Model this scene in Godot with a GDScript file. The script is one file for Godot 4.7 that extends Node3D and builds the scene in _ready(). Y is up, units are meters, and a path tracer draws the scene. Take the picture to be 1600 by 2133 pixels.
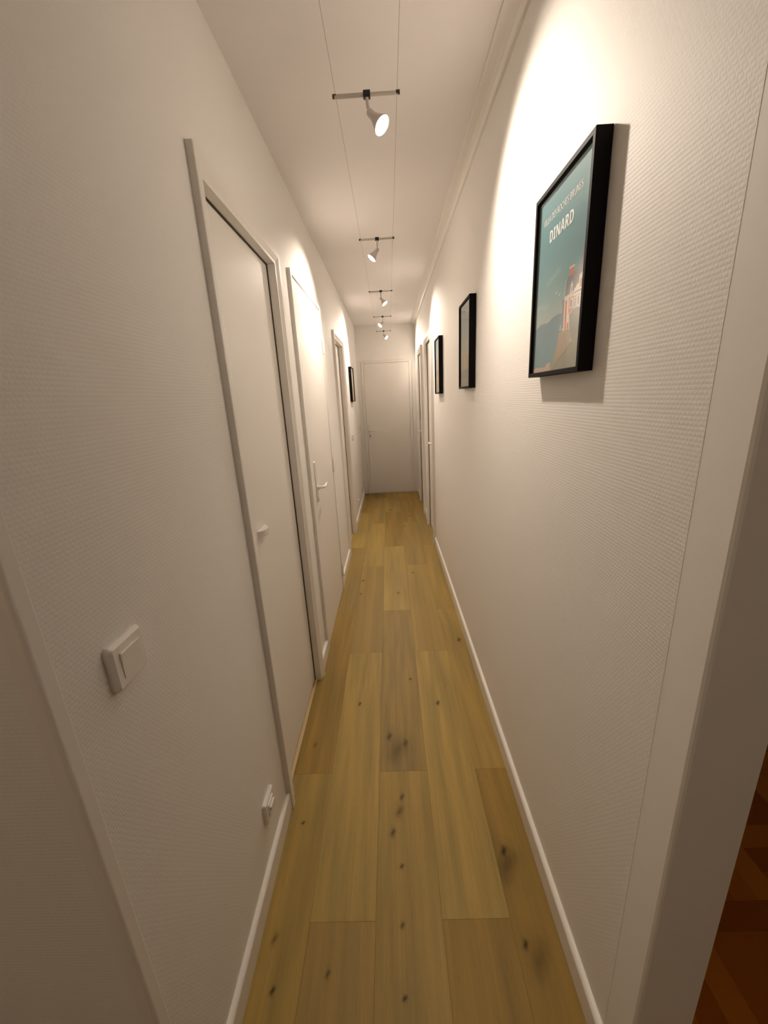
extends Node3D
# A narrow flat corridor lit by five spotlights on two tensioned cables.
# x to the right, y up, the corridor runs along -z. Units are metres.

const EYE := Vector3(0.0, 1.482, 0.0)
const LW := -0.452        # plaster of the left corridor wall
const RW := 0.424         # plaster of the right corridor wall
const CEIL := 2.5
const FAR := -6.26
const LEFT_CORNER := -0.411
const RIGHT_CORNER := -0.472
const CABLE_Y := 2.38
const PLANK_W := 0.1965
const PLANK_L := 1.285
const SPOT_POWER := 0.51
const LAMP_COLOR := Color(1.0, 0.937, 0.868)

var rng := RandomNumberGenerator.new()
var names := {}
var M := {}

# ---------------------------------------------------------------- helpers

func numbered(called: String) -> String:
	if not names.has(called):
		names[called] = 0
		return called
	names[called] += 1
	return "%s_%03d" % [called, names[called]]

func tag(o: Node3D, label: String, category: String, group := "", kind := "") -> Node3D:
	o.set_meta("label", label)
	o.set_meta("category", category)
	if group: o.set_meta("group", group)
	if kind: o.set_meta("kind", kind)
	return o

func thing(called: String, at := Vector3.ZERO) -> Node3D:
	var o := Node3D.new()
	o.name = numbered(called)
	o.position = at
	add_child(o)
	return o

func begin() -> SurfaceTool:
	var st := SurfaceTool.new()
	st.begin(Mesh.PRIMITIVE_TRIANGLES)
	st.set_smooth_group(-1)
	return st

func part(called: String, st: SurfaceTool, m: Material, parent: Node3D = null) -> MeshInstance3D:
	st.generate_normals()
	var o := MeshInstance3D.new()
	o.mesh = st.commit()
	o.material_override = m
	if parent == null:
		o.name = numbered(called)
		add_child(o)
	else:
		o.name = called
		parent.add_child(o, true)
	return o

func struct(called: String, st: SurfaceTool, m: Material, label: String, category: String) -> MeshInstance3D:
	var o := part(called, st, m)
	tag(o, label, category, "", "structure")
	return o

# one triangle whose front looks along hint
func tri(st: SurfaceTool, a: Vector3, b: Vector3, c: Vector3, hint: Vector3) -> void:
	if (b - a).cross(c - a).dot(hint) > 0.0:
		var s := b
		b = c
		c = s
	for v in [a, b, c]:
		st.set_uv(Vector2(v.x + v.z * 0.37, v.y + v.z))
		st.add_vertex(v)

func quad(st: SurfaceTool, a: Vector3, b: Vector3, c: Vector3, d: Vector3, hint: Vector3) -> void:
	tri(st, a, b, c, hint)
	tri(st, a, c, d, hint)

# a box with chamfered edges
func box(st: SurfaceTool, lo: Vector3, hi: Vector3, bev := 0.0) -> void:
	var c := (lo + hi) / 2.0
	var h := (hi - lo).abs() / 2.0
	var b := minf(bev, minf(h.x, minf(h.y, h.z)) * 0.98)
	for ax in 3:
		var u := (ax + 1) % 3
		var w := (ax + 2) % 3
		for s in [-1.0, 1.0]:
			var p := []
			for k in [[-1, -1], [1, -1], [1, 1], [-1, 1]]:
				var v := Vector3.ZERO
				v[ax] = s * h[ax]
				v[u] = k[0] * (h[u] - b)
				v[w] = k[1] * (h[w] - b)
				p.append(c + v)
			var n := Vector3.ZERO
			n[ax] = s
			quad(st, p[0], p[1], p[2], p[3], n)
	if b <= 0.0:
		return
	for ax in 3:
		var u := (ax + 1) % 3
		var w := (ax + 2) % 3
		for su in [-1.0, 1.0]:
			for sw in [-1.0, 1.0]:
				var q := []
				for k in [[-1, 0], [1, 0], [1, 1], [-1, 1]]:
					var v := Vector3.ZERO
					v[ax] = k[0] * (h[ax] - b)
					v[u] = su * (h[u] - (b if k[1] == 0 else 0.0))
					v[w] = sw * (h[w] - (0.0 if k[1] == 0 else b))
					q.append(c + v)
				var n := Vector3.ZERO
				n[u] = su
				n[w] = sw
				quad(st, q[0], q[1], q[2], q[3], n)
	for sx in [-1.0, 1.0]:
		for sy in [-1.0, 1.0]:
			for sz in [-1.0, 1.0]:
				var s := Vector3(sx, sy, sz)
				tri(st, c + s * Vector3(h.x, h.y - b, h.z - b), c + s * Vector3(h.x - b, h.y, h.z - b), c + s * Vector3(h.x - b, h.y - b, h.z), s)

# a 2D outline in the plane (ex, ey) drawn out along ez; each end may be sheared by a mitre along ez per unit of x
func extrude(st: SurfaceTool, poly: PackedVector2Array, o: Vector3, ex: Vector3, ey: Vector3, ez: Vector3, mitre0 := 0.0, mitre1 := 0.0) -> void:
	var area := 0.0
	var n := poly.size()
	for i in n:
		area += poly[i].cross(poly[(i + 1) % n])
	var turn := 1.0 if area > 0.0 else -1.0
	var e := ez.normalized()
	var a := []
	var b := []
	for p in poly:
		a.append(o + ex * p.x + ey * p.y + e * mitre0 * p.x)
		b.append(o + ex * p.x + ey * p.y + ez + e * mitre1 * p.x)
	for i in n:
		var j := (i + 1) % n
		var d := (poly[j] - poly[i]) * turn
		quad(st, a[i], a[j], b[j], b[i], ex * d.y - ey * d.x)
	var t := Geometry2D.triangulate_polygon(poly)
	for i in range(0, t.size(), 3):
		tri(st, a[t[i]], a[t[i + 1]], a[t[i + 2]], -e)
		tri(st, b[t[i]], b[t[i + 1]], b[t[i + 2]], e)

# a profile of (radius, height) turned round an axis
func lathe(st: SurfaceTool, prof: Array, o: Vector3, axis: Vector3, seg := 20, smooth := true) -> void:
	var e := axis.normalized()
	var u := e.cross(Vector3(0.31, 0.12, 0.94)).normalized()
	var w := e.cross(u)
	if smooth: st.set_smooth_group(1)
	for i in prof.size() - 1:
		var p: Vector2 = prof[i]
		var q: Vector2 = prof[i + 1]
		if p.distance_to(q) < 1e-6: continue
		if smooth: st.set_smooth_group(1 + i)
		for k in seg:
			var a0 := TAU * k / seg
			var a1 := TAU * (k + 1) / seg
			var d0 := u * cos(a0) + w * sin(a0)
			var d1 := u * cos(a1) + w * sin(a1)
			var hint := (d0 + d1) * (q.y - p.y) - e * 2.0 * (q.x - p.x)
			if p.x < 1e-6:
				tri(st, o + e * p.y, o + e * q.y + d0 * q.x, o + e * q.y + d1 * q.x, hint)
			elif q.x < 1e-6:
				tri(st, o + e * p.y + d0 * p.x, o + e * p.y + d1 * p.x, o + e * q.y, hint)
			else:
				quad(st, o + e * p.y + d0 * p.x, o + e * p.y + d1 * p.x, o + e * q.y + d1 * q.x, o + e * q.y + d0 * q.x, hint)
	st.set_smooth_group(-1)

# a round bar along points; radii may differ
func tube(st: SurfaceTool, pts: Array, rad: Array, seg := 10) -> void:
	var rings := []
	var n := pts.size()
	for i in n:
		var d: Vector3 = (pts[mini(i + 1, n - 1)] - pts[maxi(i - 1, 0)]).normalized()
		var ref := Vector3.UP if absf(d.y) < 0.9 else Vector3.RIGHT
		var u := d.cross(ref).normalized()
		var w := u.cross(d)
		var ring := []
		var r: float = rad[mini(i, rad.size() - 1)]
		for k in seg:
			var a := TAU * k / seg
			ring.append(pts[i] + (u * cos(a) + w * sin(a)) * r)
		rings.append(ring)
	st.set_smooth_group(1)
	for i in n - 1:
		var mid: Vector3 = (pts[i] + pts[i + 1]) / 2.0
		for k in seg:
			var j := (k + 1) % seg
			var cen: Vector3 = (rings[i][k] + rings[i + 1][j]) / 2.0
			quad(st, rings[i][k], rings[i][j], rings[i + 1][j], rings[i + 1][k], cen - mid)
	st.set_smooth_group(-1)
	for k in range(1, seg - 1):
		tri(st, rings[0][0], rings[0][k], rings[0][k + 1], pts[0] - pts[1])
		tri(st, rings[n - 1][0], rings[n - 1][k], rings[n - 1][k + 1], pts[n - 1] - pts[n - 2])

# a rounded rectangular plate: outline in (ex, ey), thickness along ez, with a bevelled front
func plate(st: SurfaceTool, c: Vector3, ex: Vector3, ey: Vector3, ez: Vector3, w: float, h: float, t: float, r: float, bev: float) -> void:
	var rings := []
	for k in 3:
		var inset: float = [0.0, 0.0, bev][k]
		var z: float = [0.0, t - bev, t][k]
		var ring := []
		for q in 4:
			var sx: float = [1, -1, -1, 1][q]
			var sy: float = [1, 1, -1, -1][q]
			for s in 5:
				var a := PI / 2.0 * (q + s / 4.0)
				var rr := maxf(r - inset, 0.0004)
				ring.append(c + ex * (sx * (w / 2.0 - r) + cos(a) * rr) + ey * (sy * (h / 2.0 - r) + sin(a) * rr) + ez * z)
		rings.append(ring)
	var n: int = rings[0].size()
	for k in 2:
		for i in n:
			var j := (i + 1) % n
			quad(st, rings[k][i], rings[k][j], rings[k + 1][j], rings[k + 1][i], (rings[k][i] + rings[k][j]) / 2.0 - c + ez * (0.02 if k == 1 else 0.0))
	for i in range(1, n - 1):
		tri(st, rings[2][0], rings[2][i], rings[2][i + 1], ez)

# ---------------------------------------------------------------- materials

func paint(color: Color, rough: float, spec := 0.5) -> StandardMaterial3D:
	var m := StandardMaterial3D.new()
	m.albedo_color = color
	m.roughness = rough
	m.metallic_specular = spec
	return m

# woven relief of painted wallpaper: rows of short dashes
func weave_relief() -> ImageTexture:
	var n := 512
	var rows := 16
	var step := n / rows
	var bytes := PackedByteArray()
	bytes.resize(n * n)
	rng.seed = 11
	var fine := FastNoiseLite.new()
	fine.seed = 5
	fine.frequency = 0.06
	var noise := fine.get_seamless_image(n, n).get_data()
	for r in rows:
		var cuts := []          # dash borders along the row
		var x := 0.0
		var cells := 13
		for k in cells:
			cuts.append(n * (k + rng.randf_range(0.2, 0.8) * 0.5 + (0.5 if r % 2 else 0.0)) / cells)
		var high := []
		for k in cells: high.append(rng.randf_range(0.55, 1.0))
		for px in n:
			var cell := 0
			for k in cells:
				if px >= cuts[k]: cell = k
			var a: float = cuts[cell]
			if px < cuts[0]:
				cell = cells - 1
				a = cuts[cell] - n
			var b: float = cuts[cell + 1] if cell + 1 < cells else cuts[0] + n
			if a < 0.0: b = cuts[0]
			var f := (px - a) / maxf(b - a, 1.0)
			var along := smoothstep(0.0, 0.18, f) * (1.0 - smoothstep(0.74, 0.98, f))
			for y in step:
				var v := (y + 0.5) / step
				var across := pow(sin(PI * v), 1.3)
				var h := across * (0.30 + 0.70 * along * float(high[cell]))
				h = h * 0.85 + float(noise[(r * step + y) * n + px]) / 255.0 * 0.15
				bytes[(r * step + y) * n + px] = int(clampf(h, 0.0, 1.0) * 255.0)
	return ImageTexture.create_from_image(Image.create_from_data(n, n, false, Image.FORMAT_L8, bytes))

func noise_texture(seed_: int, freq: float, size := 256) -> ImageTexture:
	var f := FastNoiseLite.new()
	f.seed = seed_
	f.frequency = freq
	f.fractal_octaves = 4
	return ImageTexture.create_from_image(f.get_seamless_image(size, size))

# ---------------------------------------------------------------- laminate floor picture

# tones of the planks seen, lane by lane from the near end: 0 light, 1 middle, 2 dark brown, 3 grey
const TONES := [[1, 2, 3, 0, 2, 1], [3, 0, 3, 0, 1, 2], [1, 3, 0, 2, 1, 2], [2, 0, 1, 3, 2, 1], [2, 1, 1, 3, 2, 1]]

func plank_of(x: float, z: float) -> Vector2i:
	var lane := clampi(int(floor((x + 0.305) / PLANK_W)) + 1, 0, 4)
	var first := -1.277 if lane % 2 == 0 else -0.790
	var k := int(floor((first - z) / PLANK_L)) + 1
	return Vector2i(lane, maxi(k, 0))

func wood_picture(w: int, h: int, x0: float, x1: float, z0: float, z1: float, knots: Array) -> ImageTexture:
	var pal := [Color(0.650, 0.552, 0.312), Color(0.625, 0.525, 0.292), Color(0.590, 0.482, 0.252), Color(0.592, 0.498, 0.290)]
	var f := FastNoiseLite.new()
	f.seed = 21
	f.frequency = 0.11
	f.fractal_octaves = 3
	var im := f.get_image(w, maxi(h / 24, 8))
	im.resize(w, h, Image.INTERPOLATE_CUBIC)
	im.convert(Image.FORMAT_L8)
	var grain := im.get_data()
	f.seed = 22
	f.frequency = 0.016
	im = f.get_image(w, maxi(h / 7, 8))
	im.resize(w, h, Image.INTERPOLATE_CUBIC)
	im.convert(Image.FORMAT_L8)
	var broad := im.get_data()
	f.seed = 23
	f.frequency = 0.3
	im = f.get_image(w, maxi(h / 6, 8))
	im.resize(w, h, Image.INTERPOLATE_CUBIC)
	im.convert(Image.FORMAT_L8)
	var pores := im.get_data()
	var out := PackedByteArray()
	out.resize(w * h * 3)
	var dx := (x1 - x0) / w
	var dz := (z1 - z0) / h
	for y in h:
		var z := z0 + (y + 0.5) * dz
		for x in w:
			var p := plank_of(x0 + (x + 0.5) * dx, z)
			var tone: int = TONES[p.x][p.y % 6]
			var sx := (x + p.x * 131 + p.y * 277) % w
			var at := y * w + sx
			var g := float(grain[at]) / 255.0 - 0.5
			var b := float(broad[at]) / 255.0 - 0.5
			var q := float(pores[at]) / 255.0
			var c: Color = pal[tone]
			var k := 1.0 + g * 0.055 + b * 0.20 - maxf(0.0, 0.38 - q) * 0.20
			var o := (y * w + x) * 3
			out[o] = int(clampf(c.r * k, 0.0, 1.0) * 255.0)
			out[o + 1] = int(clampf(c.g * k * (1.0 - b * 0.03), 0.0, 1.0) * 255.0)
			out[o + 2] = int(clampf(c.b * k * (1.0 - b * 0.10), 0.0, 1.0) * 255.0)
	for kn in knots:      # x, z, length, darkness
		var own := plank_of(kn[0], kn[1])
		var ln: float = kn[2]
		var wd: float = maxf(ln * 0.55, 0.007)
		var cx: int = int((kn[0] - x0) / dx)
		var cy: int = int((kn[1] - z0) / dz)
		var ry := int(ln * 3.0 / absf(dz))
		var rx := int(wd * 3.0 / dx)
		for y in range(maxi(cy - ry, 0), mini(cy + ry, h)):
			for x in range(maxi(cx - rx, 0), mini(cx + rx, w)):
				var zz := z0 + (y + 0.5) * dz
				var xx := x0 + (x + 0.5) * dx
				if plank_of(xx, zz) != own: continue
				var u: float = (xx - kn[0]) / wd
				var v: float = (zz - kn[1]) / ln
				u += 0.25 * sin(v * 3.0)
				var d := u * u + v * v
				var core: float = exp(-d * 2.2) * kn[3] * 0.56
				var halo: float = exp(-d * 0.8) * kn[3] * 0.24 * (0.8 + 0.2 * sin(sqrt(d) * 11.0))
				var k := 1.0 - clampf(core + halo, 0.0, 0.85)
				var o := (y * w + x) * 3
				out[o] = int(out[o] * k)
				out[o + 1] = int(out[o + 1] * (k - 0.03 * core))
				out[o + 2] = int(out[o + 2] * (k - 0.05 * core))
	return ImageTexture.create_from_image(Image.create_from_data(w, h, false, Image.FORMAT_RGB8, out))

# ---------------------------------------------------------------- pictures' prints

func fill(im: Image, pts: Array, c: Color) -> void:
	var w := im.get_width()
	var h := im.get_height()
	var lo := h
	var hi := 0
	for p in pts:
		lo = mini(lo, int(floor(p[1] * h)))
		hi = maxi(hi, int(ceil(p[1] * h)))
	for y in range(maxi(lo, 0), mini(hi, h)):
		var t := (y + 0.5) / h
		var xs := []
		for i in pts.size():
			var a: Array = pts[i]
			var b: Array = pts[(i + 1) % pts.size()]
			if (a[1] <= t) != (b[1] <= t):
				xs.append((a[0] + (t - a[1]) / (b[1] - a[1]) * (b[0] - a[0])) * w)
		xs.sort()
		for i in range(0, xs.size() - 1, 2):
			var l := clampi(int(round(xs[i])), 0, w)
			var r := clampi(int(round(xs[i + 1])), 0, w)
			if r > l: im.fill_rect(Rect2i(l, y, r - l, 1), c)

func washes(w: int, h: int, stops: Array) -> Image:      # an even wash of ink from top to bottom: [t, colour] ...
	var im := Image.create(w, h, false, Image.FORMAT_RGB8)
	for y in h:
		var t := (y + 0.5) / h
		var c: Color = stops[0][1]
		for i in stops.size() - 1:
			if t >= stops[i][0]:
				c = stops[i][1].lerp(stops[i + 1][1], clampf((t - stops[i][0]) / (stops[i + 1][0] - stops[i][0]), 0.0, 1.0))
		im.fill_rect(Rect2i(0, y, w, 1), c)
	return im

func villa_print() -> Image:
	var w := 600
	var h := 860
	var top := Color8(74, 150, 162)
	var im := washes(w, h, [[0.0, top], [0.38, Color8(88, 152, 160)], [0.55, Color8(122, 168, 170)], [0.72, Color8(180, 192, 184)]])
	var cream := Color8(226, 218, 204)
	var orange := Color8(222, 108, 76)
	var slate := Color8(112, 112, 118)
	var dark := Color8(88, 98, 104)
	# soft pale clouds over the horizon
	for c in [[0.36, 0.47, 0.10, 0.022], [0.46, 0.455, 0.09, 0.025], [0.28, 0.485, 0.09, 0.015], [0.12, 0.60, 0.14, 0.02], [0.25, 0.615, 0.12, 0.016]]:
		for y in range(int((c[1] - c[3]) * h), int((c[1] + c[3]) * h)):
			for x in range(maxi(int((c[0] - c[2]) * w), 0), int((c[0] + c[2]) * w)):
				var d := pow((float(x) / w - c[0]) / c[2], 2.0) + pow((float(y) / h - c[1]) / c[3], 2.0)
				if d < 1.0: im.set_pixel(x, y, im.get_pixel(x, y).lerp(Color8(176, 196, 190), 0.45 * (1.0 - d)))
	# far shore and sea
	fill(im, [[0, .722], [.07, .718], [.13, .706], [.20, .704], [.26, .711], [.32, .712], [.38, .700], [.45, .692], [.55, .690], [.62, .694], [.62, .78], [0, .78]], Color8(110, 138, 148))
	fill(im, [[0, .728], [.10, .716], [.20, .712], [.30, .718], [.40, .712], [.62, .705], [.62, 1], [0, 1]], Color8(106, 146, 158))
	fill(im, [[0, .86], [.46, .80], [.46, 1], [0, 1]], Color8(98, 148, 158))
	# tower with spire
	fill(im, [[.925, .405], [.945, .47], [.965, .53], [.875, .53], [.90, .47]], slate)
	# main roof, chimney
	fill(im, [[.69, .52], [.875, .512], [1, .508], [1, .62], [.645, .62], [.655, .545]], slate)
	fill(im, [[.705, .485], [.775, .485], [.775, .522], [.705, .522]], orange)
	fill(im, [[.695, .478], [.785, .478], [.785, .488], [.695, .488]], cream)
	fill(im, [[.632, .53], [.650, .53], [.642, .625], [.625, .625]], Color8(176, 186, 184))
	# gabled wing
	fill(im, [[.875, .548], [1, .528], [1, .72], [.875, .70]], cream)
	fill(im, [[.895, .572], [.985, .560], [.985, .612], [.895, .612]], orange)
	# dormer and shaped gable
	fill(im, [[.735, .575], [.755, .552], [.775, .575], [.775, .615], [.735, .615]], cream)
	fill(im, [[.748, .580], [.762, .580], [.762, .612], [.748, .612]], dark)
	fill(im, [[.795, .612], [.81, .600], [.83, .597], [.845, .585], [.87, .585], [.885, .600], [.885, .62], [.795, .62]], cream)
	# facade
	fill(im, [[.60, .628], [.645, .624], [.645, .775], [.61, .775]], Color8(120, 124, 124))
	fill(im, [[.635, .615], [1, .608], [1, .70], [.90, .70], [.82, .69], [.76, .73], [.745, .80], [.645, .80]], cream)
	fill(im, [[.660, .640], [.692, .638], [.705, .790], [.668, .790]], orange)
	fill(im, [[.720, .634], [.812, .632], [.812, .690], [.775, .705], [.725, .715]], orange)
	fill(im, [[.735, .640], [.795, .640], [.795, .690], [.735, .690]], cream)
	fill(im, [[.750, .648], [.778, .648], [.778, .684], [.750, .684]], dark)
	fill(im, [[.712, .76], [.745, .755], [.745, .79], [.712, .79]], orange)
	for k in 3:
		fill(im, [[.828 + k * .05, .650], [.850 + k * .05, .650], [.850 + k * .05, .686], [.828 + k * .05, .686]], Color8(132, 136, 132))
		fill(im, [[.822 + k * .05, .640], [.856 + k * .05, .640], [.856 + k * .05, .644], [.822 + k * .05, .644]], Color8(176, 120, 96))
	fill(im, [[.93, .63], [1, .625], [1, .629], [.93, .634]], Color8(160, 120, 100))
	# lawns and rocks
	fill(im, [[.57, .785], [.585, .755], [.60, .755], [.60, .785]], Color8(196, 200, 190))
	fill(im, [[.57, .795], [.72, .79], [.80, .80], [.80, .90], [.55, 1], [.42, 1], [.48, .93], [.55, .86]], Color8(164, 144, 106))
	fill(im, [[.56, .80], [.66, .80], [.64, .86], [.60, .93], [.54, .90]], Color8(176, 146, 108))
	fill(im, [[.745, .72], [.80, .70], [.88, .70], [.94, .708], [1, .703], [1, 1], [.50, 1], [.58, .95], [.82, .86], [.77, .80]], Color8(116, 118, 98))
	fill(im, [[.82, .86], [1, .80], [1, 1], [.44, 1], [.52, .955], [.62, .935]], Color8(132, 130, 96))
	fill(im, [[.58, .945], [.82, .862], [.84, .866], [.62, .948]], Color8(112, 110, 86))
	# beach
	fill(im, [[0, .972], [.12, .968], [.30, .972], [.33, .955], [.42, .948], [.42, 1], [0, 1]], Color8(206, 174, 150))
	# gulls
	fill(im, [[.43, .568], [.465, .562], [.485, .545], [.475, .565], [.462, .572]], cream)
	fill(im, [[.505, .588], [.53, .582], [.545, .568], [.54, .585], [.525, .592]], cream)
	return im

func coast_print(kind: int) -> Image:
	var im: Image
	if kind == 1:
		im = washes(300, 430, [[0.0, Color8(128, 160, 162)], [0.35, Color8(148, 172, 168)], [0.58, Color8(186, 184, 160)], [0.75, Color8(176, 168, 138)], [0.82, Color8(140, 146, 138)], [1.0, Color8(168, 172, 162)]])
		fill(im, [[0, .74], [.25, .70], [.42, .66], [.42, .60], [.5, .57], [.58, .60], [.58, .66], [.8, .62], [.8, .55], [1, .53], [1, .80], [0, .80]], Color8(186, 170, 128))
		fill(im, [[.44, .64], [.56, .64], [.56, .76], [.44, .76]], Color8(214, 198, 156))
		fill(im, [[0, .80], [.5, .79], [1, .80], [1, .90], [0, .88]], Color8(134, 138, 130))
		fill(im, [[.60, .775], [.66, .76], [.68, .775]], Color8(236, 232, 222))
	elif kind == 2:
		im = washes(300, 430, [[0.0, Color8(132, 178, 184)], [0.30, Color8(168, 194, 192)], [0.52, Color8(200, 196, 182)], [1.0, Color8(206, 180, 160)]])
		fill(im, [[0, .60], [.3, .57], [.7, .60], [1, .58], [1, .68], [0, .70]], Color8(172, 152, 134))
		fill(im, [[0, .86], [.4, .82], [1, .86], [1, .92], [0, .94]], Color8(196, 160, 140))
	else:
		im = washes(300, 430, [[0.0, Color8(226, 212, 186)], [0.6, Color8(222, 200, 170)], [1.0, Color8(214, 176, 140)]])
		fill(im, [[.1, .62], [.4, .52], [.7, .60], [.95, .58], [.95, .72], [.1, .74]], Color8(196, 170, 138))
	return im

# ---------------------------------------------------------------- builders

# door casing swept round an opening in a wall of constant x; side = +1 when the corridor lies at greater x
const CASING := [[0.0, 0.0], [0.0, 0.010], [0.010, 0.011], [0.014, 0.013], [0.030, 0.0195], [0.034, 0.020], [0.053, 0.020], [0.055, 0.018], [0.055, 0.0]]

func casing(root: Node3D, face: float, side: float, za: float, zb: float, top: float, thick := 1.0) -> void:
	var poly := PackedVector2Array()
	for p in CASING: poly.append(Vector2(p[0], p[1] * thick))
	var out := Vector3(side, 0, 0)
	var st := begin()       # near leg: outward is +z
	extrude(st, poly, Vector3(face, 0.0, za), Vector3(0, 0, 1), out, Vector3(0, top, 0), 0.0, 1.0)
	part("casing_leg", st, M.gloss, root)
	st = begin()
	extrude(st, poly, Vector3(face, 0.0, zb), Vector3(0, 0, -1), out, Vector3(0, top, 0), 0.0, 1.0)
	part("casing_leg", st, M.gloss, root)
	st = begin()
	extrude(st, poly, Vector3(face, top, za), Vector3(0, 1, 0), out, Vector3(0, 0, zb - za), -1.0, 1.0)
	part("casing_head", st, M.gloss, root)

# a leaf set back in an opening, with lining and threshold
func recessed_door(face: float, side: float, za: float, zb: float, top: float, deep: float, depth_wall: float, thick := 1.0, sill := true) -> Node3D:
	var root := thing("door_%d" % (names.get("doors", 0) + 1))
	names["doors"] = names.get("doors", 0) + 1
	casing(root, face, side, za, zb, top, thick)
	var back := face - side * depth_wall
	var lf := face - side * deep
	var st := begin()
	box(st, Vector3(minf(face, back), 0.0, za), Vector3(maxf(face, back), top + 0.018, za + 0.018))
	box(st, Vector3(minf(face, back), 0.0, zb - 0.018), Vector3(maxf(face, back), top + 0.018, zb))
	box(st, Vector3(minf(face, back), top, zb), Vector3(maxf(face, back), top + 0.018, za))
	var r := lf - side * 0.036      # rebate behind the leaf
	box(st, Vector3(minf(r, back), 0.0, zb), Vector3(maxf(r, back), top, zb + 0.014))
	box(st, Vector3(minf(r, back), 0.0, za - 0.014), Vector3(maxf(r, back), top, za))
	box(st, Vector3(minf(r, back), top - 0.014, zb), Vector3(maxf(r, back), top, za))
	part("door_lining", st, M.gloss, root)
	st = begin()
	var gap := 0.004
	box(st, Vector3(minf(lf, lf - side * 0.034), 0.016, zb + gap), Vector3(maxf(lf, lf - side * 0.034), top - gap, za - gap), 0.0015)
	part("door_leaf", st, M.leaf, root)
	# dark strips painted as the shade in the gap between leaf and lining
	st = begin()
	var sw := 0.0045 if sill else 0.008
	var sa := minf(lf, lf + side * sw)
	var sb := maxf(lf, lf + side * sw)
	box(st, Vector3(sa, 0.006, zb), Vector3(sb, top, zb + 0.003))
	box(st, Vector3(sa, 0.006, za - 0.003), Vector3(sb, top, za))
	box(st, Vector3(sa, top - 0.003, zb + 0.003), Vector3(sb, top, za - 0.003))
	part("gap_shade", st, M.gap_shade, root)
	if sill:
		st = begin()
		box(st, Vector3(minf(lf - side * 0.04, lf + side * 0.014), 0.0, zb + 0.0005), Vector3(maxf(lf - side * 0.04, lf + side * 0.014), 0.006, za - 0.0005), 0.002)
		part("threshold", st, M.sill, root)
	return root

# a long plate with a lever on a door leaf at x, lever pointing along dir (z)
func lever_handle(leaf: Node3D, x: float, side: float, y: float, z: float, dir: float, m: Material) -> void:
	var st := begin()
	plate(st, Vector3(x, y + 0.032, z), Vector3(0, 0, 1), Vector3(0, 1, 0), Vector3(side, 0, 0), 0.036, 0.235, 0.007, 0.012, 0.003)
	var h := part("handle_plate", st, m, leaf)
	st = begin()
	var p := []
	for q in [[0.004, 0.0], [0.030, 0.0], [0.040, 0.004], [0.046, 0.013], [0.047, 0.030], [0.046, 0.075], [0.043, 0.118]]:
		p.append(Vector3(x + side * q[0], y, z + dir * q[1]))
	tube(st, p, [0.0095, 0.0085, 0.0085, 0.0085, 0.0085, 0.008, 0.0065], 12)
	lathe(st, [Vector2(0.0, 0.011), Vector2(0.014, 0.010), Vector2(0.0145, 0.0)], Vector3(x + side * 0.006, y, z), Vector3(side, 0, 0), 16)
	h = part("lever", st, m, leaf)
	st = begin()
	lathe(st, [Vector2(0.0, 0.0008), Vector2(0.005, 0.0008), Vector2(0.005, 0.0)], Vector3(x + side * 0.007, y - 0.068, z), Vector3(side, 0, 0), 12)
	box(st, Vector3(x + side * 0.0068 - 0.0011, y - 0.086, z - 0.0016), Vector3(x + side * 0.0068 + 0.0011, y - 0.068, z + 0.0016))
	part("keyhole", st, M.black, leaf)

func light_switch(x: float, side: float, y: float, z: float, label: String, group := "") -> void:
	var root := thing("light_switch", Vector3(x, y, z))
	tag(root, label, "light switch", group)
	var st := begin()
	plate(st, Vector3.ZERO, Vector3(0, 0, 1), Vector3(0, 1, 0), Vector3(side, 0, 0), 0.081, 0.081, 0.0125, 0.009, 0.006)
	part("cover_plate", st, M.switchwhite, root)
	st = begin()
	var poly := PackedVector2Array([Vector2(0, -0.0225), Vector2(0.0012, -0.0225), Vector2(0.0022, 0.0), Vector2(0.0038, 0.0215), Vector2(0.0030, 0.0225), Vector2(0, 0.0225)])
	extrude(st, poly, Vector3(side * 0.0122, 0, -0.0225), Vector3(side, 0, 0), Vector3(0, 1, 0), Vector3(0, 0, 0.045))
	part("rocker", st, M.switchwhite, root)

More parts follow.
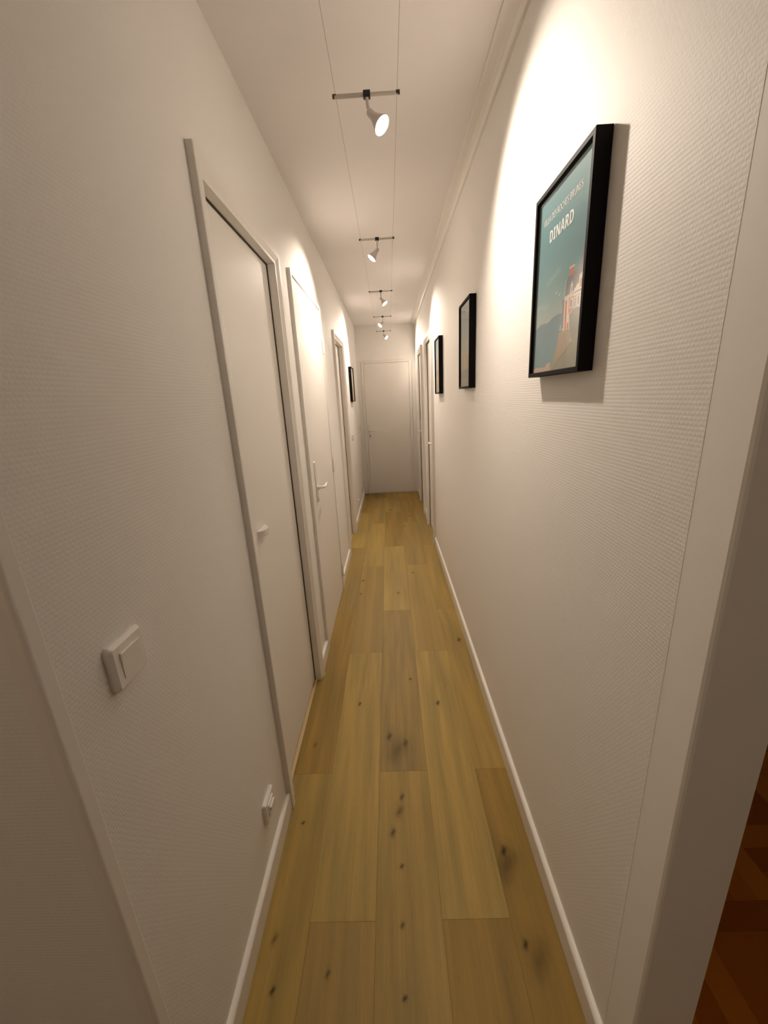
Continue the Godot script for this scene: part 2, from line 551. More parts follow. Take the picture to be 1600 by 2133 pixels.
func wall_socket(x: float, side: float, y: float, z: float, label: String, kind := "socket") -> void:
	var root := thing("wall_socket", Vector3(x, y, z))
	tag(root, label, "wall socket")
	var st := begin()
	plate(st, Vector3.ZERO, Vector3(0, 0, 1), Vector3(0, 1, 0), Vector3(side, 0, 0), 0.080, 0.080, 0.0115, 0.007, 0.004)
	part("cover_plate", st, M.switchwhite, root)
	st = begin()
	plate(st, Vector3(side * 0.011, 0, 0), Vector3(0, 0, 1), Vector3(0, 1, 0), Vector3(side, 0, 0), 0.046, 0.046, 0.004, 0.004, 0.0015)
	var ins := part("insert", st, M.switchwhite, root)
	st = begin()
	if kind == "socket":
		lathe(st, [Vector2(0.0195, 0.0), Vector2(0.0195, 0.0012), Vector2(0.0180, 0.0012), Vector2(0.0170, -0.0002), Vector2(0.0, -0.0002)], Vector3(side * 0.0152, 0, 0), Vector3(side, 0, 0), 24)
		part("well", st, M.switchwhite, ins)
		st = begin()
		for s in [-1.0, 1.0]:
			lathe(st, [Vector2(0.0, 0.0004), Vector2(0.0024, 0.0004), Vector2(0.0024, 0.0)], Vector3(side * 0.0152, 0, s * 0.0095), Vector3(side, 0, 0), 10)
		tube(st, [Vector3(side * 0.015, 0.0085, 0), Vector3(side * 0.023, 0.0085, 0)], [0.0021], 8)
		part("contacts", st, M.black, ins)
	else:      # a telephone outlet: a slot with a raised lip
		box(st, Vector3(minf(side * 0.0148, side * 0.0205), 0.004, -0.017), Vector3(maxf(side * 0.0148, side * 0.0205), 0.011, 0.017), 0.001)
		part("slot_lip", st, M.switchwhite, ins)
		st = begin()
		box(st, Vector3(minf(side * 0.0148, side * 0.0154), -0.006, -0.016), Vector3(maxf(side * 0.0148, side * 0.0154), 0.003, 0.016))
		part("slot", st, M.black, ins)

# a framed print on a wall of constant x; z0 is the end nearer the camera
func framed_print(face: float, side: float, z0: float, z1: float, y0: float, y1: float, im: Image, label: String, group := "", letters := false) -> void:
	var root := thing("framed_poster", Vector3(face, (y0 + y1) / 2.0, (z0 + z1) / 2.0))
	tag(root, label, "picture", group)
	var w := absf(z1 - z0)
	var h := y1 - y0
	var d := 0.031
	var poly := PackedVector2Array([Vector2(0, 0), Vector2(-0.010, 0), Vector2(-0.010, d - 0.0005), Vector2(-0.0095, d), Vector2(-0.0005, d), Vector2(0, d - 0.0005)])
	var out := Vector3(side, 0, 0)
	var off := out * 0.001
	for s in [-1.0, 1.0]:
		var st := begin()
		extrude(st, poly, off + Vector3(0, -h / 2, s * w / 2), Vector3(0, 0, s), out, Vector3(0, h, 0), -1.0, 1.0)
		part("frame_side", st, M.frame, root)
		st = begin()
		extrude(st, poly, off + Vector3(0, s * h / 2, -w / 2), Vector3(0, s, 0), out, Vector3(0, 0, w), -1.0, 1.0)
		part("frame_rail", st, M.frame, root)
	var st := begin()
	box(st, Vector3(minf(side * 0.002, side * 0.0215), -h / 2 + 0.0102, -w / 2 + 0.0102), Vector3(maxf(side * 0.002, side * 0.0215), h / 2 - 0.0102, w / 2 - 0.0102))
	part("backing_board", st, M.black, root)
	# the print: a sheet whose left edge is the far end on the right wall
	var x := side * 0.0225
	var a := w / 2 - 0.0102
	var b := h / 2 - 0.0102
	var arr := []
	arr.resize(Mesh.ARRAY_MAX)
	var zl := a * side         # left edge as one looks at the wall
	arr[Mesh.ARRAY_VERTEX] = PackedVector3Array([Vector3(x, b, zl), Vector3(x, b, -zl), Vector3(x, -b, -zl), Vector3(x, -b, zl)])
	arr[Mesh.ARRAY_NORMAL] = PackedVector3Array([out, out, out, out])
	arr[Mesh.ARRAY_TEX_UV] = PackedVector2Array([Vector2(0, 0), Vector2(1, 0), Vector2(1, 1), Vector2(0, 1)])
	arr[Mesh.ARRAY_INDEX] = PackedInt32Array([0, 1, 2, 0, 2, 3])
	var am := ArrayMesh.new()
	am.add_surface_from_arrays(Mesh.PRIMITIVE_TRIANGLES, arr)
	var mat := paint(Color(0.88, 0.88, 0.88), 0.55, 0.3)
	mat.albedo_texture = ImageTexture.create_from_image(im)
	mat.texture_repeat = false
	var sheet := MeshInstance3D.new()
	sheet.name = "print"
	sheet.mesh = am
	sheet.material_override = mat
	root.add_child(sheet, true)
	if letters:
		for t in [["VILLA DES ROCHES BRUNES", 0.105, 0.835, 0.131, 0.034], ["DINARD", 0.25, 0.705, 0.234, 0.062]]:
			var tm := TextMesh.new()
			var font := SystemFont.new()
			font.font_names = PackedStringArray(["Droid Sans"])
			font.font_weight = 400 if t[0].length() > 8 else 700
			tm.font = font
			tm.text = t[0]
			tm.font_size = 64
			tm.pixel_size = 0.001
			tm.depth = 0.001
			tm.curve_step = 2.0
			tm.uppercase = false
			var size := tm.get_aabb().size
			var l := MeshInstance3D.new()
			l.name = "lettering"
			l.mesh = tm
			l.material_override = M.ink
			var sw: float = (t[2] - t[1]) * 2.0 * a / size.x
			var cap: float = t[4] * 2.0 * b
			var sh := cap / (64 * 0.001 * 0.714)
			# the text's x runs from the sheet's left to its right
			l.transform = Transform3D(Basis(Vector3(0, 0, side * -1.0) * sw, Vector3.UP * sh, out * 0.3), Vector3(x + side * 0.0004, b - t[3] * 2.0 * b - 0.0, zl - side * (t[1] + t[2]) * a))
			tm.vertical_alignment = VERTICAL_ALIGNMENT_CENTER
			root.add_child(l, true)
	st = begin()
	box(st, Vector3(minf(side * 0.0250, side * 0.0268), -b, -a), Vector3(maxf(side * 0.0250, side * 0.0268), b, a))
	var gl := begin()
	quad(gl, Vector3(side * 0.0262, -b, -a), Vector3(side * 0.0262, b, -a), Vector3(side * 0.0262, b, a), Vector3(side * 0.0262, -b, a), out)
	part("glass_pane", gl, M.glass, root)

# one lamp: a rod clipped between the cables, a block, a stem and a tilted head
func spotlight(z: float, aim: Vector3, knee: Vector3, label: String) -> void:
	var root := thing("cable_spotlight", Vector3(-0.023, CABLE_Y, z))
	tag(root, label, "spotlight", "cable spotlights")
	var l := -0.100
	var r := 0.096
	var st := begin()
	tube(st, [Vector3(l, 0, 0), Vector3(-0.010, 0, 0)], [0.0058], 12)
	tube(st, [Vector3(0.010, 0, 0), Vector3(r, 0, 0)], [0.0052], 12)
	part("rod", st, M.rod, root)
	for x in [l, r]:
		st = begin()
		lathe(st, [Vector2(0, -0.006), Vector2(0.0055, -0.006), Vector2(0.006, -0.005), Vector2(0.006, 0.005), Vector2(0.0055, 0.006), Vector2(0, 0.006)], Vector3(x, 0.001, 0), Vector3(1, 0, 0), 12)
		part("cable_clamp", st, M.clamp, root)
	st = begin()
	box(st, Vector3(-0.0110, -0.0085, -0.0085), Vector3(0.0110, 0.0085, 0.0085), 0.0015)
	part("block", st, M.block, root)
	st = begin()
	var k := knee
	tube(st, [Vector3(0, -0.007, 0), Vector3(k.x * 0.15, k.y * 0.6, k.z * 0.4), k], [0.0055, 0.0052, 0.0052], 12)
	part("stem", st, M.stem, root)
	st = begin()
	var e := aim.normalized()
	var top := k - e * 0.004
	lathe(st, [Vector2(0, -0.012), Vector2(0.008, -0.011), Vector2(0.0105, -0.006), Vector2(0.0115, 0.012), Vector2(0.017, 0.030), Vector2(0.0245, 0.048), Vector2(0.0275, 0.052), Vector2(0.0280, 0.056), Vector2(0.0268, 0.056), Vector2(0.0262, 0.053), Vector2(0.0225, 0.047), Vector2(0.0, 0.043)], top, e, 28)
	part("lamp_head", st, M.stem, root)
	st = begin()
	var f := top + e * 0.0545
	lathe(st, [Vector2(0.0262, -0.0016), Vector2(0.0262, 0.0), Vector2(0.018, 0.0022), Vector2(0.009, 0.0034), Vector2(0.0, 0.0038)], f, e, 28)
	part("bulb_face", st, M.bulb, root)
	for s in [[64.0, 0.80, 1.60], [40.0, 1.0, 0.55]]:
		var sp := SpotLight3D.new()
		sp.name = "spot_light"
		sp.position = f + e * 0.010
		sp.spot_range = 12.0
		sp.spot_angle = s[0]
		sp.spot_angle_attenuation = s[1]
		sp.spot_attenuation = 2.0
		sp.light_color = LAMP_COLOR
		sp.light_energy = SPOT_POWER * s[2]
		sp.light_size = 0.024
		sp.shadow_enabled = true
		sp.basis = Basis.looking_at(e, Vector3.UP)
		root.add_child(sp, true)

# one floor board with a fine bevel and its share of the floor's picture
func board(called: String, parent: Node3D, x0: float, x1: float, z0: float, z1: float, m: Material, uv: Rect2, y := 0.0, thick := 0.009) -> void:
	var g := 0.0001
	var b := 0.0005
	var lo := Vector3(x0 + g, y - thick, z1 + g)
	var hi := Vector3(x1 - g, y, z0 - g)
	var st := begin()
	box(st, lo, hi, b)
	st.generate_normals()
	var a := st.commit_to_arrays()
	var v: PackedVector3Array = a[Mesh.ARRAY_VERTEX]
	var t := PackedVector2Array()
	for p in v: t.append(Vector2((p.x - uv.position.x) / uv.size.x, (p.z - uv.position.y) / uv.size.y))
	a[Mesh.ARRAY_TEX_UV] = t
	var am := ArrayMesh.new()
	am.add_surface_from_arrays(Mesh.PRIMITIVE_TRIANGLES, a)
	var o := MeshInstance3D.new()
	o.name = called
	o.mesh = am
	o.material_override = m
	parent.add_child(o, true)

# ---------------------------------------------------------------- scene

func _ready() -> void:
	rng.seed = 7
	var cam := Camera3D.new()
	cam.name = "camera"
	cam.position = EYE
	cam.rotation = Vector3(-0.2803, 0.0252, -0.0536)
	cam.fov = rad_to_deg(2.0 * atan(1066.5 / 826.5))
	cam.near = 0.02
	cam.far = 60.0
	add_child(cam)
	cam.current = true
	var we := WorldEnvironment.new()
	we.name = "environment"
	var env := Environment.new()
	env.background_mode = Environment.BG_COLOR
	env.background_color = Color(0.02, 0.025, 0.035)
	env.tonemap_mode = Environment.TONE_MAPPER_LINEAR
	env.tonemap_exposure = 1.0
	env.sdfgi_enabled = true
	env.ssao_enabled = true
	env.ssil_enabled = true
	we.environment = env
	add_child(we)

	materials()
	shell()
	floors()
	skirting()
	doors()
	lamps()
	wall_things()

func materials() -> void:
	var relief := weave_relief()
	var wp := paint(Color(0.925, 0.91, 0.89), 0.62)
	wp.uv1_triplanar = true
	wp.uv1_world_triplanar = true
	wp.uv1_scale = Vector3.ONE / 0.112
	wp.heightmap_enabled = true
	wp.heightmap_texture = relief
	wp.heightmap_scale = 0.030
	M.wallpaper = wp
	M.smooth = paint(Color(0.925, 0.91, 0.89), 0.65)
	M.ceiling = paint(Color(0.93, 0.91, 0.90), 0.85)
	M.gloss = paint(Color(0.92, 0.90, 0.875), 0.42, 0.4)
	M.leaf = paint(Color(0.92, 0.90, 0.875), 0.46, 0.36)
	M.base = paint(Color(0.92, 0.90, 0.87), 0.30)
	M.sill = paint(Color(0.80, 0.70, 0.52), 0.45)
	M.switchwhite = paint(Color(0.93, 0.91, 0.89), 0.25)
	M.black = paint(Color(0.06, 0.05, 0.05), 0.6)
	M.gap_shade = paint(Color(0.30, 0.25, 0.19), 0.7)  # brown tone standing in for the shade of the door gaps
	M.frame = paint(Color(0.05, 0.036, 0.042), 0.62, 0.25)
	M.ink = paint(Color(0.93, 0.94, 0.93), 0.6)
	M.clamp = paint(Color(0.20, 0.16, 0.15), 0.4)
	M.block = paint(Color(0.07, 0.05, 0.06), 0.45)
	M.stem = paint(Color(0.80, 0.77, 0.75), 0.35)
	M.rod = paint(Color(0.74, 0.71, 0.68), 0.3)
	M.cable = paint(Color(0.62, 0.58, 0.54), 0.4)
	M.cable.metallic = 0.2
	M.hinge = paint(Color(0.93, 0.91, 0.88), 0.3)
	var g := paint(Color(1, 1, 1, 0.03), 0.02)
	g.transparency = BaseMaterial3D.TRANSPARENCY_ALPHA
	M.glass = g
	var b := paint(Color(1, 0.97, 0.92), 0.3)
	b.emission_enabled = true
	b.emission = Color(1.0, 0.95, 0.88)
	b.emission_energy_multiplier = 7.0
	M.bulb = b

func wall_with_openings(st: SurfaceTool, xa: float, xb: float, z0: float, z1: float, holes: Array) -> void:
	var z := z0
	for h in holes:      # [near z, far z, top]
		box(st, Vector3(xa, 0, h[0]), Vector3(xb, CEIL, z))
		box(st, Vector3(xa, h[2], h[1]), Vector3(xb, CEIL, h[0]))
		z = h[1]
	box(st, Vector3(xa, 0, z1), Vector3(xb, CEIL, z))

func shell() -> void:
	var st := begin()
	box(st, Vector3(-2.4, CEIL, -6.5), Vector3(2.8, CEIL + 0.12, 2.3))
	struct("ceiling", st, M.ceiling, "plain white painted ceiling over the whole corridor", "ceiling")
	st = begin()
	wall_with_openings(st, LW - 0.11, LW, LEFT_CORNER, FAR, [[-1.172, -1.868, 2.053], [-3.672, -4.348, 2.018]])
	struct("wall_left", st, M.wallpaper, "long white corridor wall with woven wallpaper on the left", "wall")
	st = begin()
	wall_with_openings(st, RW, RW + 0.11, RIGHT_CORNER - 0.076, FAR, [[-3.892, -4.518, 2.018], [-5.042, -5.678, 2.018]])
	struct("wall_right", st, M.wallpaper, "long white wallpapered corridor wall on the right behind the posters", "wall")
	st = begin()
	box(st, Vector3(LW - 0.11, 0, FAR - 0.12), Vector3(RW + 0.11, CEIL, FAR))
	struct("wall_far", st, M.smooth, "short white wall closing the far end of the corridor", "wall")
	st = begin()
	box(st, Vector3(-2.3, 0, LEFT_CORNER - 0.11), Vector3(LW - 0.11, CEIL, LEFT_CORNER))
	struct("wall_entrance", st, M.wallpaper, "dim ribbed wallpaper wall round the corner at lower left", "wall")
	st = begin()
	box(st, Vector3(-2.4, 0, 2.1), Vector3(2.8, CEIL, 2.2))
	box(st, Vector3(-2.4, 0, LEFT_CORNER - 0.11), Vector3(-2.3, CEIL, 2.1))
	struct("wall_back", st, M.smooth, "plain entrance walls behind the viewer", "wall")
	st = begin()
	box(st, Vector3(2.7, 0, -2.5), Vector3(2.8, CEIL, 2.1))
	box(st, Vector3(RW + 0.11, 0, -2.6), Vector3(2.8, CEIL, -2.5))
	struct("wall_side", st, M.smooth, "plain walls of the unlit room to the right", "wall")
	# smooth end of the right wall, between the wallpaper's edge and the corner
	st = begin()
	var strip := PackedVector2Array([Vector2(0.0004, 0), Vector2(0.0004, 0.070), Vector2(0.0022, 0.0745), Vector2(0.006, 0.076), Vector2(0.11, 0.076), Vector2(0.11, 0)])
	extrude(st, strip, Vector3(RW, 0, RIGHT_CORNER - 0.076), Vector3(1, 0, 0), Vector3(0, 0, 1), Vector3(0, CEIL, 0))
	struct("trim_1", st, M.smooth, "smooth painted upright strip ending the right wall by the dark doorway", "trim")
	# rounded corner bead of the left wall
	st = begin()
	var poly := PackedVector2Array()
	for k in 7:
		var a := PI / 2.0 * k / 6.0
		poly.append(Vector2(-0.0045 + sin(a) * 0.0065, -0.0045 + cos(a) * 0.0065))
	poly.append_array(PackedVector2Array([Vector2(0.002, -0.022), Vector2(0.0002, -0.024), Vector2(-0.006, -0.024), Vector2(-0.006, -0.006), Vector2(-0.024, -0.006), Vector2(-0.024, 0.0002), Vector2(-0.022, 0.002)]))
	extrude(st, poly, Vector3(LW, 0.0, LEFT_CORNER), Vector3(1, 0, 0), Vector3(0, 0, 1), Vector3(0, CEIL, 0))
	struct("trim_2", st, M.gloss, "slim rounded white bead along the left wall's outer corner", "trim")
	# small cove along the right edge of the ceiling
	st = begin()
	poly = PackedVector2Array([Vector2(0, 0), Vector2(-0.062, 0), Vector2(-0.062, -0.007), Vector2(-0.054, -0.009), Vector2(-0.046, -0.0095), Vector2(-0.030, -0.012), Vector2(-0.018, -0.018), Vector2(-0.011, -0.026), Vector2(-0.009, -0.032), Vector2(0, -0.034)])
	extrude(st, poly, Vector3(RW, CEIL, FAR), Vector3(1, 0, 0), Vector3(0, 1, 0), Vector3(0, 0, 2.1 - FAR - 2.57))
	struct("trim_3", st, M.gloss, "narrow white cove strip along the ceiling's right edge", "trim")

func floors() -> void:
	var st := begin()
	box(st, Vector3(LW - 0.11, -0.12, FAR - 0.12), Vector3(RW + 0.11, -0.0095, 2.2))
	box(st, Vector3(-2.4, -0.12, LEFT_CORNER - 0.11), Vector3(LW - 0.11, -0.0095, 2.2))
	var root := struct("floor", st, paint(Color(0.55, 0.44, 0.29), 0.6), "pale oak board floor running down the corridor", "floor")
	var near := wood_picture(1024, 1400, -0.505, 0.48, 0.10, -2.58, [
		[-0.216, -1.66, 0.014, 0.75], [0.177, -1.648, 0.017, 0.8], [0.049, -1.83, 0.010, 0.75], [-0.067, -1.453, 0.022, 0.6], [0.005, -1.414, 0.020, 0.45], [-0.03, -1.38, 0.09, 0.28],
		[-0.019, -1.166, 0.016, 0.6], [-0.03, -1.111, 0.030, 0.4], [-0.055, -1.037, 0.018, 0.6], [-0.027, -0.931, 0.008, 0.7], [-0.385, -1.079, 0.007, 0.75],
		[0.317, -0.969, 0.018, 0.75], [0.318, -0.93, 0.07, 0.40], [0.311, -0.731, 0.014, 0.75], [0.34, -0.70, 0.06, 0.3], [-0.03, -0.779, 0.010, 0.6], [-0.029, -0.632, 0.007, 0.8],
		[-0.377, -0.65, 0.011, 0.75], [-0.40, -0.755, 0.018, 0.4], [-0.269, -2.445, 0.024, 0.55], [-0.24, -2.35, 0.10, 0.28], [0.372, -2.174, 0.022, 0.7], [-0.235, -0.68, 0.012, 0.5], [-0.40, -1.42, 0.015, 0.4]])
	var far := wood_picture(640, 1100, -0.505, 0.48, -2.56, -6.40, [
		[0.008, -2.827, 0.020, 0.5], [-0.289, -2.837, 0.016, 0.6], [-0.284, -3.072, 0.022, 0.6], [0.121, -4.501, 0.020, 0.7], [0.143, -3.192, 0.024, 0.4], [-0.04, -5.226, 0.028, 0.5], [0.2, -4.9, 0.04, 0.3], [-0.25, -5.4, 0.03, 0.3]])
	var mats := []
	for t in [near, far]:
		var m := paint(Color.WHITE, 0.45, 0.27)
		m.albedo_texture = t
		m.texture_repeat = false
		mats.append(m)
	for lane in 5:
		var xa := -0.305 + (lane - 1) * PLANK_W
		var first := -1.277 if lane % 2 == 0 else -0.790
		for k in 6:
			var za := minf(first + PLANK_L * (1 - k), 0.10)
			var zb := maxf(first - PLANK_L * k, FAR)
			if za - zb < 0.02: continue
			var use_near := zb > -2.575
			var uv := Rect2(-0.505, 0.10, 0.985, -2.68) if use_near else Rect2(-0.505, -2.56, 0.985, -3.84)
			if not use_near and za > -2.56:      # a board across the border of the two pictures is drawn from the near one as far as that goes
				board("plank", root, maxf(xa, -0.5), minf(xa + PLANK_W, 0.475), za, zb, mats[1], Rect2(-0.505, -2.56, 0.985, -3.84))
				continue
			board("plank", root, maxf(xa, -0.5), minf(xa + PLANK_W, 0.475), za, zb, mats[0] if use_near else mats[1], uv)
	# orange parquet of the dim room on the right
	st = begin()
	box(st, Vector3(RW + 0.11, -0.12, -2.6), Vector3(2.8, -0.0125, 2.2))
	var pq := struct("floor", st, paint(Color(0.30, 0.13, 0.03), 0.5), "orange brown parquet floor of the dark room at lower right", "floor")
	var tones := []
	for c in [Color(0.80, 0.47, 0.12), Color(0.75, 0.42, 0.09), Color(0.68, 0.36, 0.07), Color(0.84, 0.51, 0.15)]:
		tones.append(paint(c, 0.35))
	var bw := 0.28
	for i in 8:
		for j in 7:
			var x0 := RW + 0.112 + j * bw
			var z0 := 0.02 - i * bw
			for s in 4:
				var q := bw / 4.0
				if (i + j) % 2 == 0:
					board("parquet_strip", pq, x0 + s * q, x0 + (s + 1) * q, z0, z0 - bw, tones[(i * 3 + j * 5 + s * 7 + (s * i) % 3) % 4], Rect2(0, 0, 1, 1), 0.0, 0.012)
				else:
					board("parquet_strip", pq, x0, x0 + bw, z0 - s * q, z0 - (s + 1) * q, tones[(i * 5 + j * 3 + s * 3 + (s * j) % 3) % 4], Rect2(0, 0, 1, 1), 0.0, 0.012)

func skirting_piece(called: String, face: float, side: float, z0: float, z1: float, label: String) -> void:
	var st := begin()
	var t := 0.0145
	var poly := PackedVector2Array([Vector2(0, 0), Vector2(t, 0), Vector2(t, 0.071), Vector2(t - 0.002, 0.075), Vector2(t - 0.006, 0.078), Vector2(0, 0.079)])
	extrude(st, poly, Vector3(face, 0.0, z0), Vector3(side, 0, 0), Vector3(0, 1, 0), Vector3(0, 0, z1 - z0))
	struct(called, st, M.base, label, "baseboard")

func skirting() -> void:
	skirting_piece("baseboard_left", LW, 1, LEFT_CORNER - 0.026, -1.134, "white baseboard under the near light switch, running to the first door")
	skirting_piece("baseboard_left", LW, 1, -1.906, -2.112, "short white baseboard between the recessed narrow door and the flush door")
	skirting_piece("baseboard_left", LW, 1, -2.972, -3.634, "white baseboard between the flush door and the third left door")
	skirting_piece("baseboard_left", LW, 1, -4.386, FAR, "white baseboard below the small left picture, up to the end wall")
	skirting_piece("baseboard_right", RW, -1, RIGHT_CORNER - 0.004, -3.854, "long white baseboard below the three posters")
	skirting_piece("baseboard_right", RW, -1, -4.556, -5.004, "short white baseboard between the two right doors")
	skirting_piece("baseboard_right", RW, -1, -5.716, FAR, "short white baseboard from the last right door to the end wall")

func doors() -> void:
	# narrow cupboard door, recessed, with a curved pull
	var d := recessed_door(LW, 1, -1.19, -1.85, 2.035, 0.026, 0.11)
	tag(d, "narrow white recessed cupboard door with a small curved pull, nearest on the left", "door", "", "structure")
	var leaf: Node3D = d.get_node("door_leaf")
	var lx := LW - 0.026
	var st := begin()
	var shell_poly := PackedVector2Array([Vector2(0, 0)])
	for k in 15:
		var f := k / 14.0
		shell_poly.append(Vector2(0.001 + 0.0255 * sin(PI * pow(f, 0.72)), -0.092 * f))
	shell_poly.append(Vector2(0, -0.092))
	extrude(st, shell_poly, Vector3(lx, 1.034, -1.302), Vector3(1, 0, 0), Vector3(0, 0, 1), Vector3(0, 0.022, 0))
	part("shell_pull", st, M.switchwhite, leaf)
	# flush door with three hinges and a lever on a long plate
	d = thing("door_2")
	names["doors"] = 2
	tag(d, "flush white door with visible hinges and a lever handle, second on the left", "door", "", "structure")
	st = begin()
	for q in [[-2.112, -2.140, 0.0, 2.095], [-2.944, -2.972, 0.0, 2.095]]:
		box(st, Vector3(LW, q[2], q[1]), Vector3(LW + 0.0165, q[3], q[0]), 0.001)
	box(st, Vector3(LW, 2.072, -2.944), Vector3(LW + 0.0165, 2.095, -2.140), 0.001)
	part("door_frame", st, M.gloss, d)
	st = begin()
	box(st, Vector3(LW + 0.0005, 0.012, -2.941), Vector3(LW + 0.011, 2.0685, -2.143), 0.0015)
	leaf = part("door_leaf", st, M.leaf, d)
	lever_handle(leaf, LW + 0.011, 1, 1.003, -2.245, -1, M.switchwhite)
	for y in [0.155, 1.015, 1.845]:
		st = begin()
		lathe(st, [Vector2(0, -0.050), Vector2(0.0065, -0.048), Vector2(0.0075, -0.045), Vector2(0.0075, 0.045), Vector2(0.0065, 0.048), Vector2(0.004, 0.050), Vector2(0.0045, 0.055), Vector2(0.003, 0.060), Vector2(0, 0.062)], Vector3(LW + 0.020, y, -2.948), Vector3(0, 1, 0), 12)
		part("hinge", st, M.hinge, d)
	st = begin()
	box(st, Vector3(LW - 0.0, 0.0, -2.944), Vector3(LW + 0.010, 0.004, -2.140), 0.001)
	part("threshold", st, M.sill, d)
	# third door on the left, recessed
	d = recessed_door(LW, 1, -3.69, -4.33, 2.0, 0.036, 0.11)
	tag(d, "white recessed door beyond the flush one, last on the left", "door", "", "structure")
	# right doors
	d = recessed_door(RW, -1, -3.91, -4.50, 2.0, 0.011, 0.11, 1.4, false)
	tag(d, "white cased door just beyond the third poster on the right", "door", "", "structure")
	lever_handle(d.get_node("door_leaf"), RW + 0.011, -1, 1.02, -3.965, -1, M.switchwhite)
	d = recessed_door(RW, -1, -5.06, -5.66, 2.0, 0.011, 0.11, 1.4, false)
	tag(d, "white cased door on the right nearest the end wall", "door", "", "structure")
	lever_handle(d.get_node("door_leaf"), RW + 0.011, -1, 1.01, -5.60, 1, M.switchwhite)
	# end door, flush in the far wall
	d = thing("door_6")
	tag(d, "plain white door closing the far end of the corridor", "door", "", "structure")
	st = begin()
	for q in [[-0.385, -0.352], [0.325, 0.358]]:
		box(st, Vector3(q[0], 0.0, FAR), Vector3(q[1], 2.012, FAR + 0.012), 0.002)
	box(st, Vector3(-0.352, 1.979, FAR), Vector3(0.325, 2.012, FAR + 0.012), 0.002)
	part("door_frame", st, M.gloss, d)
	st = begin()
	box(st, Vector3(-0.349, 0.012, FAR + 0.0005), Vector3(0.322, 1.975, FAR + 0.007), 0.0015)
	leaf = part("door_leaf", st, M.leaf, d)
	# its lever, turned to face down the corridor
	st = begin()
	plate(st, Vector3(-0.305, 0.985, FAR + 0.007), Vector3(1, 0, 0), Vector3(0, 1, 0), Vector3(0, 0, 1), 0.038, 0.225, 0.007, 0.012, 0.003)
	part("handle_plate", st, M.switchwhite, leaf)
	st = begin()
	var p := []
	for q in [[0.004, 0.0], [0.036, 0.0], [0.045, 0.006], [0.047, 0.020], [0.046, 0.070], [0.043, 0.112]]:
		p.append(Vector3(-0.305 + q[1], 1.000, FAR + 0.007 + q[0]))
	tube(st, p, [0.0095, 0.0085, 0.0085, 0.0085, 0.008, 0.0065], 12)
	part("lever", st, M.switchwhite, leaf)
	st = begin()
	lathe(st, [Vector2(0.0, 0.0015), Vector2(0.0075, 0.0015), Vector2(0.0075, 0.0)], Vector3(-0.305, 0.925, FAR + 0.014), Vector3(0, 0, 1), 14)
	box(st, Vector3(-0.309, 0.905, FAR + 0.0135), Vector3(-0.301, 0.925, FAR + 0.0152))
	part("keyhole", st, M.black, leaf)

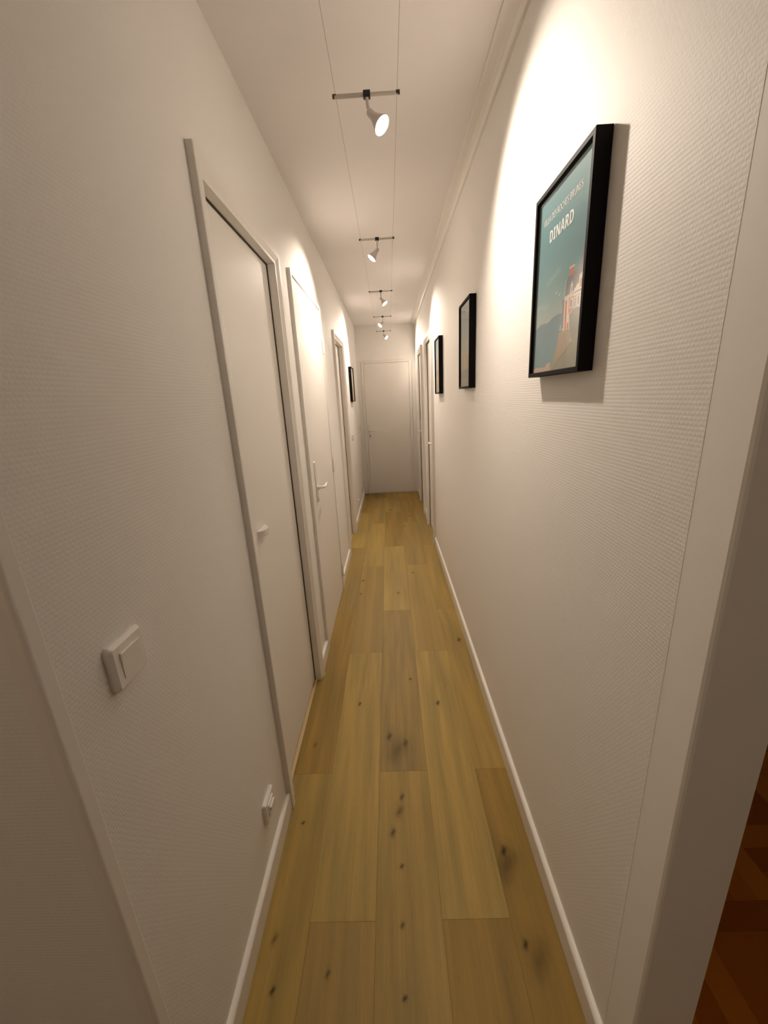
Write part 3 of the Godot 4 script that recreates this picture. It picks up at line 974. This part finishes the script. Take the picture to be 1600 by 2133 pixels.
func lamps() -> void:
	for c in [[-0.119, "left"], [0.0705, "right"]]:
		var st := begin()
		tube(st, [Vector3(c[0], CABLE_Y + 0.003, FAR), Vector3(c[0], CABLE_Y + 0.003, 2.1)], [0.0006], 6)
		var o := part("power_cable", st, M.cable)
		tag(o, "thin taut metal cable under the ceiling, the %s of the pair" % c[1], "cable")
	spotlight(-1.53, Vector3(0.60, -0.735, 0.32), Vector3(0.012, -0.057, 0.012), "spotlight nearest the viewer with dazzling round face, turned to the right wall")
	spotlight(-2.69, Vector3(-0.60, -0.77, 0.14), Vector3(-0.006, -0.062, 0.006), "second spotlight along the cables, turned left above the flush door")
	spotlight(-3.89, Vector3(0.56, -0.78, 0.22), Vector3(0.002, -0.062, 0.006), "third spotlight along the cables, turned right towards the small posters")
	spotlight(-5.03, Vector3(-0.60, -0.68, 0.42), Vector3(-0.004, -0.060, 0.006), "fourth spotlight along the cables, turned left above the recessed door")
	spotlight(-6.07, Vector3(0.60, -0.62, 0.50), Vector3(0.006, -0.058, 0.006), "fifth and farthest spotlight by the end wall, turned right")
	# added fill lamp, unseen behind the viewer, brightening entrance walls and right floor
	var at := Vector3(-0.55, CEIL - 0.05, 1.35)
	var root := thing("added_fill_lamp", at)
	tag(root, "round warm white fill lamp, added unseen in the entrance behind the viewer", "lamp")
	var st := begin()
	lathe(st, [Vector2(0.0, 0.05), Vector2(0.15, 0.05), Vector2(0.155, 0.045), Vector2(0.155, 0.02), Vector2(0.15, 0.015)], Vector3.ZERO, Vector3.UP, 32)
	part("base_ring", st, M.stem, root)
	st = begin()
	lathe(st, [Vector2(0.15, 0.015), Vector2(0.13, -0.02), Vector2(0.08, -0.04), Vector2(0.0, -0.048)], Vector3.ZERO, Vector3.UP, 32)
	var b := paint(Color(0.9, 0.93, 1.0), 0.4)
	b.emission_enabled = true
	b.emission = Color(1.0, 0.92, 0.80)
	b.emission_energy_multiplier = 0.5
	part("diffuser", st, b, root)
	var l := OmniLight3D.new()
	l.name = "fill_light"
	l.position = Vector3(0, -0.09, 0)
	l.light_color = Color(1.0, 0.90, 0.77)
	l.light_energy = 0.32
	l.light_size = 0.10
	l.omni_range = 10.0
	l.omni_attenuation = 2.0
	l.shadow_enabled = true
	root.add_child(l)

func wall_things() -> void:
	light_switch(LW, 1, 1.096, -0.553, "square white rocker switch on the near left wall, largest in view")
	wall_socket(LW, 1, 0.240, -0.965, "white telephone outlet low on the left wall beside the narrow cupboard door", "outlet")
	wall_socket(LW, 1, 0.205, -4.95, "tiny white socket above the baseboard near the far left picture")
	light_switch(LW, 1, 1.045, -4.80, "small white switch below the little left picture")
	light_switch(LW, 1, 1.045, -6.02, "small white switch at the far left, nearest the end door")
	framed_print(RW, -1, -0.872, -1.170, 1.514, 1.928, villa_print(), "large black framed teal poster of a villa on a cliff, nearest on the right wall", "", true)
	framed_print(RW, -1, -2.02, -2.305, 1.506, 1.918, coast_print(1), "black framed grey green coast poster, middle of the three on the right")
	framed_print(RW, -1, -3.185, -3.47, 1.489, 1.903, coast_print(2), "black framed pale blue and sand poster, farthest on the right wall")
	framed_print(LW, 1, -4.90, -5.25, 1.455, 1.850, coast_print(3), "small black framed beige picture alone on the left wall near the end")
